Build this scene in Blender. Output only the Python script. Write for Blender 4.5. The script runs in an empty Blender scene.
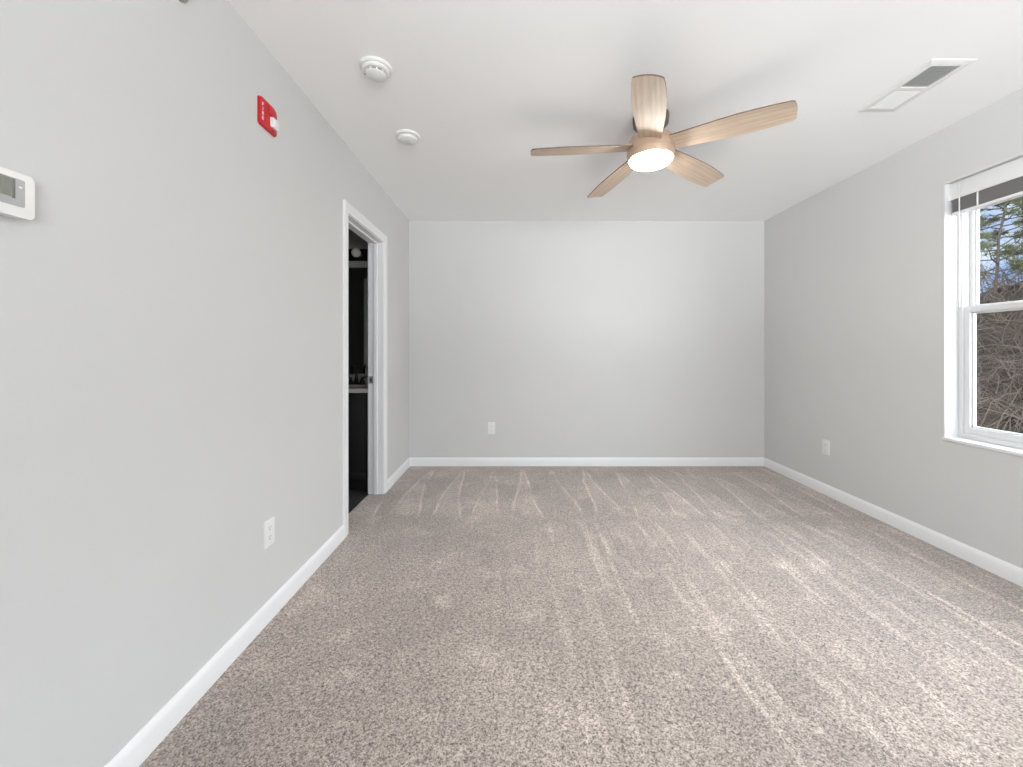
import bpy, bmesh, math, random
from mathutils import Vector, Matrix

random.seed(7)
PI = math.pi
R = math.radians
scene = bpy.context.scene
COL = scene.collection

# ------------------------------------------------------------------ camera
cam_data = bpy.data.cameras.new('camera')
cam = bpy.data.objects.new('camera', cam_data)
COL.objects.link(cam)
cam.location = (0, 0, 1.150)
cam.rotation_euler = (R(90), 0, 0)
cam_data.sensor_width = 36
cam_data.lens = 400 / 1023 * 36
cam_data.shift_x = (511.5 - 515) / 1023
cam_data.shift_y = -(383.5 - 350) / 1023
cam_data.clip_start = 0.02
scene.camera = cam

# ------------------------------------------------------------------ exposure
scene.view_settings.view_transform = 'Standard'
scene.view_settings.look = 'None'
scene.view_settings.exposure = -0.20
scene.view_settings.gamma = 1.0
scene.view_settings.use_curve_mapping = False
scene.cycles.max_bounces = 14
scene.cycles.diffuse_bounces = 8
scene.cycles.glossy_bounces = 6
scene.cycles.transparent_max_bounces = 16
scene.cycles.sample_clamp_indirect = 8

# ------------------------------------------------------------------ sky: hazy bright on the sun's side (behind the camera), blue ahead
SKY_BRIGHT = 8.0
SKY_AHEAD = 0.95
GROUND_BRIGHT = 23.0
LAMP = 140.0
world = bpy.data.worlds.new('sky')
scene.world = world
world.use_nodes = True
nt = world.node_tree
for n in list(nt.nodes):
    nt.nodes.remove(n)
def N(t, kind, **kw):
    n = t.nodes.new(kind)
    for k, v in kw.items():
        setattr(n, k, v)
    return n
def math_node(t, op, a, b=None, clamp=False):
    n = N(t, 'ShaderNodeMath', operation=op, use_clamp=clamp)
    for i, v in enumerate((a, b)):
        if v is None:
            continue
        if isinstance(v, (int, float)):
            n.inputs[i].default_value = v
        else:
            t.links.new(v, n.inputs[i])
    return n.outputs[0]
def maprange(t, v, a, b, c, d, smooth=False):
    n = N(t, 'ShaderNodeMapRange')
    if smooth:
        n.interpolation_type = 'SMOOTHSTEP'
    t.links.new(v, n.inputs[0])
    for i, q in enumerate((a, b, c, d)):
        n.inputs[1 + i].default_value = q
    return n.outputs[0]
def mixc(t, fac, a, b, blend='MIX'):
    n = N(t, 'ShaderNodeMix', data_type='RGBA', blend_type=blend)
    if isinstance(fac, (int, float)):
        n.inputs[0].default_value = fac
    else:
        t.links.new(fac, n.inputs[0])
    for i, v in ((6, a), (7, b)):
        if isinstance(v, tuple):
            n.inputs[i].default_value = v if len(v) == 4 else (*v, 1)
        else:
            t.links.new(v, n.inputs[i])
    return n.outputs[2]
tc = N(nt, 'ShaderNodeTexCoord')
sep = N(nt, 'ShaderNodeSeparateXYZ')
nt.links.new(tc.outputs['Generated'], sep.inputs[0])
dx, dy, dz = sep.outputs
sunward = math_node(nt, 'ADD', math_node(nt, 'MULTIPLY', math_node(nt, 'ABSOLUTE', dx), 0.55), math_node(nt, 'MULTIPLY', dy, -0.83))
sunward = math_node(nt, 'ADD', sunward, math_node(nt, 'MULTIPLY', dz, 0.8))
fac = maprange(nt, sunward, 0.18, 0.62, 0, 1, True)
nz = N(nt, 'ShaderNodeTexNoise')
nt.links.new(tc.outputs['Generated'], nz.inputs['Vector'])
nz.inputs['Scale'].default_value = 5.5
nz.inputs['Detail'].default_value = 5
cloud = maprange(nt, nz.outputs[0], 0.42, 0.62, 0, 1, True)
ahead = mixc(nt, cloud, (0.42, 0.66, 1.10), (1.25, 1.32, 1.42))
ahead_v = N(nt, 'ShaderNodeVectorMath', operation='SCALE')
nt.links.new(ahead, ahead_v.inputs[0]); ahead_v.inputs['Scale'].default_value = SKY_AHEAD
bright_v = N(nt, 'ShaderNodeVectorMath', operation='SCALE')
bright_v.inputs[0].default_value = (0.925, 0.985, 1.07)
zen = maprange(nt, dz, 0.15, 0.85, SKY_BRIGHT, SKY_BRIGHT * 2.1)      # brighter overhead
nt.links.new(zen, bright_v.inputs['Scale'])
sky = mixc(nt, fac, ahead_v.outputs[0], bright_v.outputs[0])
gr_v = N(nt, 'ShaderNodeVectorMath', operation='SCALE')
gr_v.inputs[0].default_value = (0.98, 0.99, 1.01); gr_v.inputs['Scale'].default_value = GROUND_BRIGHT
gfac = maprange(nt, dz, -0.03, -0.10, 0, 1, True)
gmix = mixc(nt, fac, (0.30, 0.28, 0.26), gr_v.outputs[0])
skyg = mixc(nt, gfac, sky, gmix)
bg = N(nt, 'ShaderNodeBackground')
nt.links.new(skyg, bg.inputs[0])
wo = N(nt, 'ShaderNodeOutputWorld')
nt.links.new(bg.outputs[0], wo.inputs[0])
world.cycles.sampling_method = 'MANUAL'
world.cycles.sample_map_resolution = 512

# ------------------------------------------------------------------ helpers
class MB:
    """collects shapes and links them as ONE mesh object"""
    def __init__(self):
        self.bm = bmesh.new()
    def _xf(self, verts, m):
        if m is not None:
            bmesh.ops.transform(self.bm, matrix=m, verts=verts)
    def box(self, x0, x1, y0, y1, z0, z1, bevel=0, seg=2, mat=0, m=None):
        bm2 = bmesh.new()
        bmesh.ops.create_cube(bm2, size=1)
        for v in bm2.verts:
            v.co = Vector(((x0 + x1) / 2 + v.co.x * (x1 - x0), (y0 + y1) / 2 + v.co.y * (y1 - y0), (z0 + z1) / 2 + v.co.z * (z1 - z0)))
        if bevel:
            bmesh.ops.bevel(bm2, geom=list(bm2.edges), offset=bevel, segments=seg, affect='EDGES', profile=0.5)
        self._merge(bm2, mat, m)
    def _merge(self, bm2, mat=0, m=None):
        if m is not None:
            bmesh.ops.transform(bm2, matrix=m, verts=bm2.verts)
        bmesh.ops.recalc_face_normals(bm2, faces=bm2.faces)
        for f in bm2.faces:
            if mat is not None:
                f.material_index = mat
        me = bpy.data.meshes.new('tmp')
        bm2.to_mesh(me); bm2.free()
        self.bm.from_mesh(me)
        bpy.data.meshes.remove(me)
    def prism(self, pts, a0, a1, axis='y', bevel=0, seg=2, mat=0, m=None):
        """closed 2-D outline pts extruded along an axis; x: (y,z)  y: (x,z)  z: (x,y)"""
        bm2 = bmesh.new()
        def P(p, a):
            return {'x': (a, p[0], p[1]), 'y': (p[0], a, p[1]), 'z': (p[0], p[1], a)}[axis]
        lo = [bm2.verts.new(P(p, a0)) for p in pts]
        hi = [bm2.verts.new(P(p, a1)) for p in pts]
        f0 = bm2.faces.new(lo); f1 = bm2.faces.new(hi)
        n = len(pts)
        for i in range(n):
            bm2.faces.new((lo[i], lo[(i + 1) % n], hi[(i + 1) % n], hi[i]))
        if bevel:
            es = list(set(f0.edges) | set(f1.edges))
            bmesh.ops.bevel(bm2, geom=es, offset=bevel, segments=seg, affect='EDGES', profile=0.5)
        self._merge(bm2, mat, m)
    def lathe(self, prof, n=40, axis='z', mat=0, m=None, cap=True):
        bm2 = bmesh.new()
        rings = []
        for r, h in prof:
            ring = []
            if r < 1e-6:
                p = {'z': (0, 0, h), 'y': (0, h, 0), 'x': (h, 0, 0)}[axis]
                ring = [bm2.verts.new(p)]
            else:
                for i in range(n):
                    a = 2 * PI * i / n
                    c, s = r * math.cos(a), r * math.sin(a)
                    ring.append(bm2.verts.new({'z': (c, s, h), 'y': (c, h, s), 'x': (h, c, s)}[axis]))
            rings.append(ring)
        for A, B in zip(rings, rings[1:]):
            for i in range(n):
                j = (i + 1) % n
                a = [A[0]] if len(A) == 1 else [A[i], A[j]]
                b = [B[0]] if len(B) == 1 else [B[j], B[i]]
                vs = a + b
                if len(vs) >= 3:
                    bm2.faces.new(vs)
        if cap:
            for ring in (rings[0], rings[-1]):
                if len(ring) > 2:
                    bm2.faces.new(ring)
        self._merge(bm2, mat, m)
    def tube(self, pts, rad, n=8, mat=0, m=None):
        bm2 = bmesh.new()
        tube_into(bm2, pts, rad, n)
        self._merge(bm2, mat, m)
    def raw(self, verts, faces, mat=0, m=None):
        bm2 = bmesh.new()
        vs = [bm2.verts.new(v) for v in verts]
        for f in faces:
            bm2.faces.new([vs[i] for i in f])
        self._merge(bm2, mat, m)
    def build(self, name, mats, parent=None, smooth=True, angle=32):
        me = bpy.data.meshes.new(name)
        self.bm.to_mesh(me); self.bm.free()
        for mt in (mats if isinstance(mats, (list, tuple)) else [mats]):
            me.materials.append(mt)
        if smooth:
            me.shade_smooth()
            me.set_sharp_from_angle(angle=R(angle))
        o = bpy.data.objects.new(name, me)
        COL.objects.link(o)
        if parent is not None:
            o.parent = parent
        return o

def tube_into(bm2, pts, rad, n):
    pts = [Vector(p) for p in pts]
    rs = rad if isinstance(rad, (list, tuple)) else [rad] * len(pts)
    prev = None; up = Vector((0.3, 0.2, 1)).normalized()
    first = None
    for i, p in enumerate(pts):
        d = (pts[min(i + 1, len(pts) - 1)] - pts[max(i - 1, 0)]).normalized()
        if abs(d.dot(up)) > 0.97:
            up = Vector((1, 0.1, 0)).normalized()
        a = d.cross(up).normalized(); b = a.cross(d).normalized()
        up = b
        ring = [bm2.verts.new(p + (a * math.cos(2 * PI * k / n) + b * math.sin(2 * PI * k / n)) * rs[i]) for k in range(n)]
        if prev:
            for k in range(n):
                bm2.faces.new((prev[k], prev[(k + 1) % n], ring[(k + 1) % n], ring[k]))
        else:
            first = ring
        prev = ring
    if n > 2:
        bm2.faces.new(first); bm2.faces.new(prev)

def rrect(w, h, r, cx=0, cz=0, n=6):
    pts = []
    for sx, sz, a0 in ((1, 1, 0), (-1, 1, 90), (-1, -1, 180), (1, -1, 270)):
        for k in range(n + 1):
            a = R(a0 + 90 * k / n)
            pts.append((cx + sx * (w / 2 - r) + r * math.cos(a), cz + sz * (h / 2 - r) + r * math.sin(a)))
    return pts

def tag(o, label, cat, group=None, kind=None):
    o['label'] = label; o['category'] = cat
    if group: o['group'] = group
    if kind: o['kind'] = kind
    return o
def thing(name, label, cat, loc, rz=0, group=None, kind=None):
    o = bpy.data.objects.new(name, None)
    COL.objects.link(o)
    o.empty_display_size = 0.05
    o.location = loc; o.rotation_euler = (0, 0, rz)
    return tag(o, label, cat, group, kind)
def copy_tree(o, parent=None):
    c = o.copy(); COL.objects.link(c)
    if parent is not None: c.parent = parent
    for ch in list(o.children):
        copy_tree(ch, c)
    return c

# ------------------------------------------------------------------ materials
def srgb(r, g, b):
    f = lambda v: (v / 255 / 12.92) if v / 255 <= 0.04045 else ((v / 255 + 0.055) / 1.055) ** 2.4
    return (f(r), f(g), f(b), 1)
def mat(name, color, rough=0.5, metal=0.0, spec=0.5, noise=0.0, nscale=40, bump=0.0, bscale=200, emis=None, estr=0):
    m = bpy.data.materials.new(name); m.use_nodes = True
    t = m.node_tree; b = t.nodes['Principled BSDF']
    b.inputs['Base Color'].default_value = color
    b.inputs['Roughness'].default_value = rough
    b.inputs['Metallic'].default_value = metal
    b.inputs['Specular IOR Level'].default_value = spec
    tcn = N(t, 'ShaderNodeTexCoord')
    if noise:
        nzn = N(t, 'ShaderNodeTexNoise'); nzn.inputs['Scale'].default_value = nscale; nzn.inputs['Detail'].default_value = 4
        t.links.new(tcn.outputs['Object'], nzn.inputs['Vector'])
        f = maprange(t, nzn.outputs[0], 0.3, 0.7, 1 - noise, 1 + noise)
        v = N(t, 'ShaderNodeVectorMath', operation='SCALE'); v.inputs[0].default_value = color[:3]
        t.links.new(f, v.inputs['Scale'])
        t.links.new(v.outputs[0], b.inputs['Base Color'])
    if bump:
        nb = N(t, 'ShaderNodeTexNoise'); nb.inputs['Scale'].default_value = bscale; nb.inputs['Detail'].default_value = 3
        t.links.new(tcn.outputs['Object'], nb.inputs['Vector'])
        bp = N(t, 'ShaderNodeBump'); bp.inputs['Strength'].default_value = bump; bp.inputs['Distance'].default_value = 0.002
        t.links.new(nb.outputs[0], bp.inputs['Height']); t.links.new(bp.outputs[0], b.inputs['Normal'])
    if emis:
        b.inputs['Emission Color'].default_value = emis; b.inputs['Emission Strength'].default_value = estr
    return m

M = {}
M['wall'] = mat('wall_paint', srgb(207, 207, 206), 0.62, noise=0.008, nscale=2.5, bump=0.10, bscale=260, spec=0.35)
M['ceiling'] = mat('ceiling_paint', srgb(248, 248, 248), 0.9, spec=0.15, bump=0.08, bscale=300)
M['trim'] = mat('white_trim_paint', srgb(233, 233, 234), 0.35, noise=0.006, nscale=6)
M['plastic'] = mat('white_plastic', srgb(231, 231, 229), 0.35, noise=0.01, nscale=30)
M['plastic_grey'] = mat('grey_plastic', srgb(176, 177, 178), 0.4, noise=0.02, nscale=60)
M['slot'] = mat('dark_slot', srgb(50, 48, 46), 0.6, noise=0.05)
M['vinyl'] = mat('white_vinyl', srgb(214, 214, 214), 0.3, noise=0.006, nscale=8)
M['red'] = mat('red_plastic', srgb(196, 24, 40), 0.35, noise=0.03, nscale=25)
M['white_ink'] = mat('white_ink', srgb(245, 225, 225), 0.6, noise=0.01)
M['lens_clear'] = mat('strobe_lens', srgb(236, 236, 236), 0.15, noise=0.02, nscale=50, spec=0.7)
M['black_metal'] = mat('black_metal', srgb(22, 21, 21), 0.35, 0.3, noise=0.05)
M['nickel'] = mat('satin_nickel', srgb(176, 174, 172), 0.35, 0.8, noise=0.03, nscale=80)
M['fan_metal'] = mat('brushed_champagne_metal', srgb(184, 158, 137), 0.45, 0.35, noise=0.03, nscale=60)
M['fan_metal_shaded'] = mat('champagne_metal_shaded', srgb(112, 98, 90), 0.45, 0.5, noise=0.04, nscale=60)  # fan metal again, darkened: canopy shade put into the colour
M['lcd'] = mat('lcd_glass', srgb(128, 130, 121), 0.5, noise=0.04, nscale=60)
M['lcd_dark'] = mat('lcd_segment', srgb(70, 72, 66), 0.3, noise=0.03)
M['bezel'] = mat('thermostat_bezel', srgb(158, 159, 160), 0.3, noise=0.02, nscale=60)
M['louvre'] = mat('register_enamel', srgb(232, 232, 230), 0.4, noise=0.01)
M['duct_shade'] = mat('register_shade_grey', srgb(192, 192, 192), 0.6, 0.0, noise=0.05, nscale=20)  # grey carries the shade of the duct and the near louvres
M['espresso'] = mat('espresso_wood', srgb(22, 18, 17), 0.5, noise=0.25, nscale=14, bump=0.1, bscale=60)
M['counter'] = mat('cultured_marble', srgb(168, 165, 160), 0.25, noise=0.05, nscale=6)
M['wall_shaded'] = mat('wall_paint_shaded', srgb(165, 164, 161), 0.6, noise=0.01, nscale=3)  # wall paint darkened: shade of the unlit bathroom put into the colour
M['slate_tile'] = None
M['bulb'] = mat('frosted_bulb', srgb(225, 222, 214), 0.25, noise=0.01)
M['slat'] = mat('blind_slat', srgb(138, 135, 136), 0.45, noise=0.02, nscale=30)
M['cord'] = mat('white_cord', srgb(228, 228, 226), 0.7, noise=0.02, nscale=200)

def glass(name, tint, ior=1.45):
    m = bpy.data.materials.new(name); m.use_nodes = True
    t = m.node_tree
    for n in list(t.nodes): t.nodes.remove(n)
    o = N(t, 'ShaderNodeOutputMaterial'); mx = N(t, 'ShaderNodeMixShader')
    tr = N(t, 'ShaderNodeBsdfTransparent'); gl = N(t, 'ShaderNodeBsdfGlossy'); g = N(t, 'ShaderNodeNewGeometry'); dt = N(t, 'ShaderNodeVectorMath', operation='DOT_PRODUCT')
    tr.inputs[0].default_value = tint; gl.inputs['Roughness'].default_value = 0.01
    t.links.new(g.outputs['Normal'], dt.inputs[0]); t.links.new(g.outputs['Incoming'], dt.inputs[1])
    c = math_node(t, 'SUBTRACT', 1.0, math_node(t, 'ABSOLUTE', dt.outputs['Value']), True)      # Schlick, the same from both sides of the thin pane
    f0 = ((ior - 1) / (ior + 1)) ** 2
    fr = math_node(t, 'ADD', math_node(t, 'MULTIPLY', math_node(t, 'POWER', c, 5.0), 1 - f0), f0, True)
    t.links.new(fr, mx.inputs[0]); t.links.new(tr.outputs[0], mx.inputs[1]); t.links.new(gl.outputs[0], mx.inputs[2])
    t.links.new(mx.outputs[0], o.inputs[0])
    return m
M['glass'] = glass('window_glass', (0.97, 0.985, 0.985, 1), 1.3)
M['wand'] = mat('pale_wand_plastic', srgb(214, 214, 214), 0.25, noise=0.01)
m = bpy.data.materials.new('mirror_silver'); m.use_nodes = True
b = m.node_tree.nodes['Principled BSDF']
b.inputs['Base Color'].default_value = (0.82, 0.84, 0.84, 1); b.inputs['Metallic'].default_value = 1; b.inputs['Roughness'].default_value = 0.02
M['mirror'] = m
M['lamp'] = mat('lit_diffuser', (0.9, 0.88, 0.85, 1), 0.5, emis=(1.0, 0.955, 0.885, 1), estr=LAMP)

def wood(name, c1, c2, axis_scale):
    m = bpy.data.materials.new(name); m.use_nodes = True
    t = m.node_tree; b = t.nodes['Principled BSDF']
    tcn = N(t, 'ShaderNodeTexCoord'); mp = N(t, 'ShaderNodeMapping')
    mp.inputs['Scale'].default_value = axis_scale
    t.links.new(tcn.outputs['Object'], mp.inputs[0])
    nz1 = N(t, 'ShaderNodeTexNoise'); nz1.inputs['Scale'].default_value = 1.0; nz1.inputs['Detail'].default_value = 7; nz1.inputs['Roughness'].default_value = 0.65
    nz1.inputs['Distortion'].default_value = 0.6
    t.links.new(mp.outputs[0], nz1.inputs['Vector'])
    wv = N(t, 'ShaderNodeTexWave', wave_type='BANDS', bands_direction='Y'); wv.inputs['Scale'].default_value = 0.22
    wv.inputs['Distortion'].default_value = 9; wv.inputs['Detail'].default_value = 3; wv.inputs['Detail Scale'].default_value = 0.6
    t.links.new(mp.outputs[0], wv.inputs['Vector'])
    f = math_node(t, 'ADD', math_node(t, 'MULTIPLY', nz1.outputs[0], 0.88), math_node(t, 'MULTIPLY', wv.outputs[0], 0.12))
    f = maprange(t, f, 0.25, 0.75, 0, 1)
    t.links.new(mixc(t, f, c1, c2), b.inputs['Base Color'])
    b.inputs['Roughness'].default_value = 0.5
    return m
M['blade_wood'] = wood('light_oak_blade', srgb(182, 160, 139), srgb(216, 197, 177), (5, 60, 60))
M['blade_edge'] = wood('blade_edge_brown', srgb(92, 72, 60), srgb(116, 94, 78), (5, 60, 60))

# carpet: taupe cut pile with flecks and vacuum nap marks
def carpet():
    m = bpy.data.materials.new('taupe_cut_pile'); m.use_nodes = True
    t = m.node_tree; b = t.nodes['Principled BSDF']
    g = N(t, 'ShaderNodeNewGeometry'); pos = g.outputs['Position']
    s = N(t, 'ShaderNodeSeparateXYZ'); t.links.new(pos, s.inputs[0]); X, Y, Z = s.outputs
    def noise(scale, detail=3, vec=None, rough=0.5):
        n = N(t, 'ShaderNodeTexNoise'); n.inputs['Scale'].default_value = scale; n.inputs['Detail'].default_value = detail
        n.inputs['Roughness'].default_value = rough
        t.links.new(vec if vec is not None else pos, n.inputs['Vector'])
        return n.outputs[0]
    def scaled(sx, sy, off=0):
        mp = N(t, 'ShaderNodeMapping'); mp.inputs['Scale'].default_value = (sx, sy, 1); mp.inputs['Location'].default_value = (off, off * 0.7, 0)
        t.links.new(pos, mp.inputs[0]); return mp.outputs[0]
    vo = N(t, 'ShaderNodeTexVoronoi'); vo.inputs['Scale'].default_value = 250; t.links.new(pos, vo.inputs['Vector'])
    vs_ = N(t, 'ShaderNodeSeparateColor'); t.links.new(vo.outputs['Color'], vs_.inputs[0])
    fleck = math_node(t, 'ADD', math_node(t, 'MULTIPLY', vs_.outputs[0], 0.62), math_node(t, 'MULTIPLY', maprange(t, noise(75, 3, rough=0.75), 0.34, 0.66, 0, 1), 0.38))
    col = mixc(t, fleck, srgb(58, 48, 42), srgb(214, 198, 187))
    tuft = noise(130, 2)
    blotch = maprange(t, noise(1.3, 5, rough=0.62), 0.33, 0.68, 0.80, 1.14)
    patch = maprange(t, noise(4.5, 4, rough=0.6), 0.54, 0.68, 0, 0.26, True)
    # passes of the vacuum cleaner: long light streaks along the room
    wob = math_node(t, 'MULTIPLY', math_node(t, 'SUBTRACT', noise(0.8, 2), 0.5), 0.22)
    u = math_node(t, 'ADD', X, wob)
    cell = math_node(t, 'DIVIDE', math_node(t, 'ADD', u, 5.0), 0.29)
    fr = math_node(t, 'FRACT', cell)
    tri = math_node(t, 'ABSOLUTE', math_node(t, 'SUBTRACT', fr, 0.5))          # 0 at the middle of a pass, .5 at its edges
    line = maprange(t, tri, 0.42, 0.49, 0, 1, True)
    brk = maprange(t, noise(1.0, 4, scaled(7.0, 1.3, 3.1), 0.65), 0.45, 0.62, 0, 1, True)
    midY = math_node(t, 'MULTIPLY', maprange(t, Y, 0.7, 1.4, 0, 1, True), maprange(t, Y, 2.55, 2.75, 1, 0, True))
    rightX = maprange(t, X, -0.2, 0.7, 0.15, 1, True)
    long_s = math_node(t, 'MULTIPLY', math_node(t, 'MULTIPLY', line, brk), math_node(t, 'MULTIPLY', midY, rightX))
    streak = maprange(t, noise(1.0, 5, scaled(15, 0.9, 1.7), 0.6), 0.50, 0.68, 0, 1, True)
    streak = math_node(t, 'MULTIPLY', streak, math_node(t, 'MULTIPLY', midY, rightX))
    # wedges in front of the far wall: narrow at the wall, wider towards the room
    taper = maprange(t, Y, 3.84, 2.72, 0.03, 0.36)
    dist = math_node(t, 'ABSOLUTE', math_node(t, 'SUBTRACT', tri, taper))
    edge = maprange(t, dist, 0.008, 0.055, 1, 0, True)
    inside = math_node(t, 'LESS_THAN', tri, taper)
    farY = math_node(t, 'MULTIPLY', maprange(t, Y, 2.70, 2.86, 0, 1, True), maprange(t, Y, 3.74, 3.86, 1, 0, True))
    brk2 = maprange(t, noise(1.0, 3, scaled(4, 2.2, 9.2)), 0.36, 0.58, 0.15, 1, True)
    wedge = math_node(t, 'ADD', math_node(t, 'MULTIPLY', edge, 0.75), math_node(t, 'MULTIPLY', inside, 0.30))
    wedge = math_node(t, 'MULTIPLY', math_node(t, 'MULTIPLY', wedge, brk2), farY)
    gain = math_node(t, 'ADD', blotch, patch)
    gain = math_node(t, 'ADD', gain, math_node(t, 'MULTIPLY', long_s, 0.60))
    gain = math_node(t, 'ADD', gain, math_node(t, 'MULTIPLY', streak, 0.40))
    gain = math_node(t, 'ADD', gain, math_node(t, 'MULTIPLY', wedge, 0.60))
    v = N(t, 'ShaderNodeVectorMath', operation='SCALE'); t.links.new(col, v.inputs[0]); t.links.new(gain, v.inputs['Scale'])
    t.links.new(v.outputs[0], b.inputs['Base Color'])
    b.inputs['Roughness'].default_value = 0.95; b.inputs['Specular IOR Level'].default_value = 0.1
    b.inputs['Sheen Weight'].default_value = 0.4; b.inputs['Sheen Roughness'].default_value = 0.5
    h = math_node(t, 'ADD', math_node(t, 'MULTIPLY', fleck, 0.6), math_node(t, 'MULTIPLY', tuft, 0.8))
    bp = N(t, 'ShaderNodeBump'); bp.inputs['Strength'].default_value = 0.6; bp.inputs['Distance'].default_value = 0.005
    t.links.new(h, bp.inputs['Height']); t.links.new(bp.outputs[0], b.inputs['Normal'])
    return m
M['carpet'] = carpet()

def tile():
    m = bpy.data.materials.new('charcoal_floor_tile'); m.use_nodes = True
    t = m.node_tree; b = t.nodes['Principled BSDF']
    g = N(t, 'ShaderNodeNewGeometry')
    br = N(t, 'ShaderNodeTexBrick'); br.offset = 0.5
    br.inputs['Color1'].default_value = srgb(66, 65, 64); br.inputs['Color2'].default_value = srgb(58, 57, 57); br.inputs['Mortar'].default_value = srgb(44, 43, 43)
    br.inputs['Scale'].default_value = 1; br.inputs['Brick Width'].default_value = 0.6; br.inputs['Row Height'].default_value = 0.3; br.inputs['Mortar Size'].default_value = 0.004
    t.links.new(g.outputs['Position'], br.inputs['Vector'])
    t.links.new(br.outputs[0], b.inputs['Base Color']); b.inputs['Roughness'].default_value = 0.5
    return m
M['slate_tile'] = tile()

# ------------------------------------------------------------------ room shell
XL, XR, YB, YF, ZC = -1.052, 2.475, 3.97, -2.2, 2.430
TL, TR = 0.115, 0.17                       # thickness of the left and right walls
DY0, DY1, DZ = 2.510, 3.190, 2.004         # rough door opening (jamb faces)
JT = 0.018                                 # jamb board thickness
def struct(o, label, cat):
    return tag(o, label, cat, kind='structure')

b = MB()
b.prism([(XL - TL, DY0 - JT), (XL - TL, DY1 + JT), (XL, DY1 + JT), (XL, YB + 0.12), (XR + TR, YB + 0.12), (XR + TR, YF - 0.12), (XL, YF - 0.12), (XL, DY0 - JT)], -0.05, 0.0, 'z')
struct(b.build('floor', M['carpet'], smooth=False), 'taupe cut pile carpet with vacuum marks covering the bedroom floor', 'carpet')
b = MB(); b.box(XL - TL, XR + TR, YF - 0.12, YB + 0.12, ZC, ZC + 0.12)
struct(b.build('ceiling', M['ceiling'], smooth=False), 'flat white bedroom ceiling above the fan', 'ceiling')

def wall_with_holes(name, axis, a0, a1, u0, u1, holes, m, label, z0=0.0, z1=ZC):
    """slab a0..a1 thick on axis, spanning u0..u1; holes (u0,u1,z0,z1)"""
    b = MB()
    def seg(p, q, zz0, zz1):
        if q - p < 1e-5 or zz1 - zz0 < 1e-5: return
        if axis == 'x': b.box(a0, a1, p, q, zz0, zz1)
        else: b.box(p, q, a0, a1, zz0, zz1)
    cur = u0
    for (h0, h1, hz0, hz1) in sorted(holes):
        seg(cur, h0, z0, z1)
        seg(h0, h1, z0, hz0); seg(h0, h1, hz1, z1)
        cur = h1
    seg(cur, u1, z0, z1)
    return struct(b.build(name, m, smooth=False), label, 'wall')

WZ0, WZ1 = 0.633, 2.112
WIN_R = [(1.40, 2.31), (0.05, 0.96)]  # second opening is for an added window out of view
ADDED_WIN_F = [(0.25, 2.30)]
ADDED_WIN_L = [(-1.95, -0.25)]
wall_with_holes('wall_left', 'x', XL - TL, XL, YF - 0.12, YB, [(DY0 - JT, DY1 + JT, 0.0, DZ + JT)] + [(a, c, WZ0, WZ1) for a, c in ADDED_WIN_L], M['wall'], 'light grey left wall with thermostat, red alarm and bathroom doorway')
wall_with_holes('wall_right', 'x', XR, XR + TR, YF - 0.12, YB, [(a, c, WZ0, WZ1) for a, c in WIN_R], M['wall'], 'light grey right wall with the double hung window')
wall_with_holes('wall_back', 'y', YB, YB + 0.12, XL - TL, XR + TR, [], M['wall'], 'light grey far wall facing the camera')
wall_with_holes('wall_front', 'y', YF - 0.12, YF, XL, XR, [(a, c, WZ0, WZ1) for a, c in ADDED_WIN_F], M['wall'], 'light grey wall behind the camera')

# baseboards
BH, BT = 0.083, 0.014
BPROF = [(0, 0), (BT, 0), (BT, BH - 0.022), (BT - 0.003, BH - 0.012), (0.005, BH - 0.002), (0.003, BH), (0, BH)]
def base_run(name, side, p, q, label):
    b = MB()
    if side == 'left': b.prism([(XL + t, z) for t, z in BPROF], p, q, 'y')
    if side == 'right': b.prism([(XR - t, z) for t, z in BPROF], p, q, 'y')
    if side == 'back': b.prism([(YB - t, z) for t, z in BPROF], p, q, 'x')
    if side == 'front': b.prism([(YF + t, z) for t, z in BPROF], p, q, 'x')
    return struct(b.build(name, M['trim']), label, 'baseboard')
CW = 0.062
base_run('baseboard_left', 'left', YF, DY0 - 0.005 - CW, 'long white baseboard along the left wall before the doorway')
base_run('baseboard_left_far', 'left', DY1 + 0.005 + CW, YB, 'short white baseboard between the doorway and the far corner')
base_run('baseboard_back', 'back', XL, XR, 'white baseboard along the far wall')
base_run('baseboard_right', 'right', YF, YB, 'white baseboard along the right wall under the window')
base_run('baseboard_front', 'front', XL + BT, XR - BT, 'white baseboard on the wall behind the camera')

# ------------------------------------------------------------------ doorway: casing (trim_1) and door_1
def casing(name, x_face, sgn, label):
    prof = [(0.0, 0.0), (0.0, 0.008), (0.006, 0.011), (0.012, 0.0085), (0.026, 0.010), (0.040, 0.0135), (0.056, 0.015), (CW, 0.012), (CW, 0.0)]
    y0, y1, zt = DY0 - 0.005, DY1 + 0.005, DZ + 0.005
    st = []
    for d, t in prof:
        x = x_face + sgn * t
        st.append([(x, y0 - d, 0.0), (x, y0 - d, zt + d), (x, y1 + d, zt + d), (x, y1 + d, 0.0)])
    verts = [p for s in st for p in s]; faces = []
    n = len(prof)
    for i in range(n):
        j = (i + 1) % n
        for k in range(3):
            faces.append((i * 4 + k, i * 4 + k + 1, j * 4 + k + 1, j * 4 + k))
    faces.append([i * 4 for i in range(n)]); faces.append([i * 4 + 3 for i in range(n)])
    b = MB(); b.raw(verts, faces)
    return struct(b.build(name, M['trim'], angle=20), label, 'door casing')
casing('trim_1', XL, 1, 'white moulded casing around the bathroom doorway')
casing('trim_2', XL - TL, -1, 'white casing on the bathroom side of the doorway')

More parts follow.
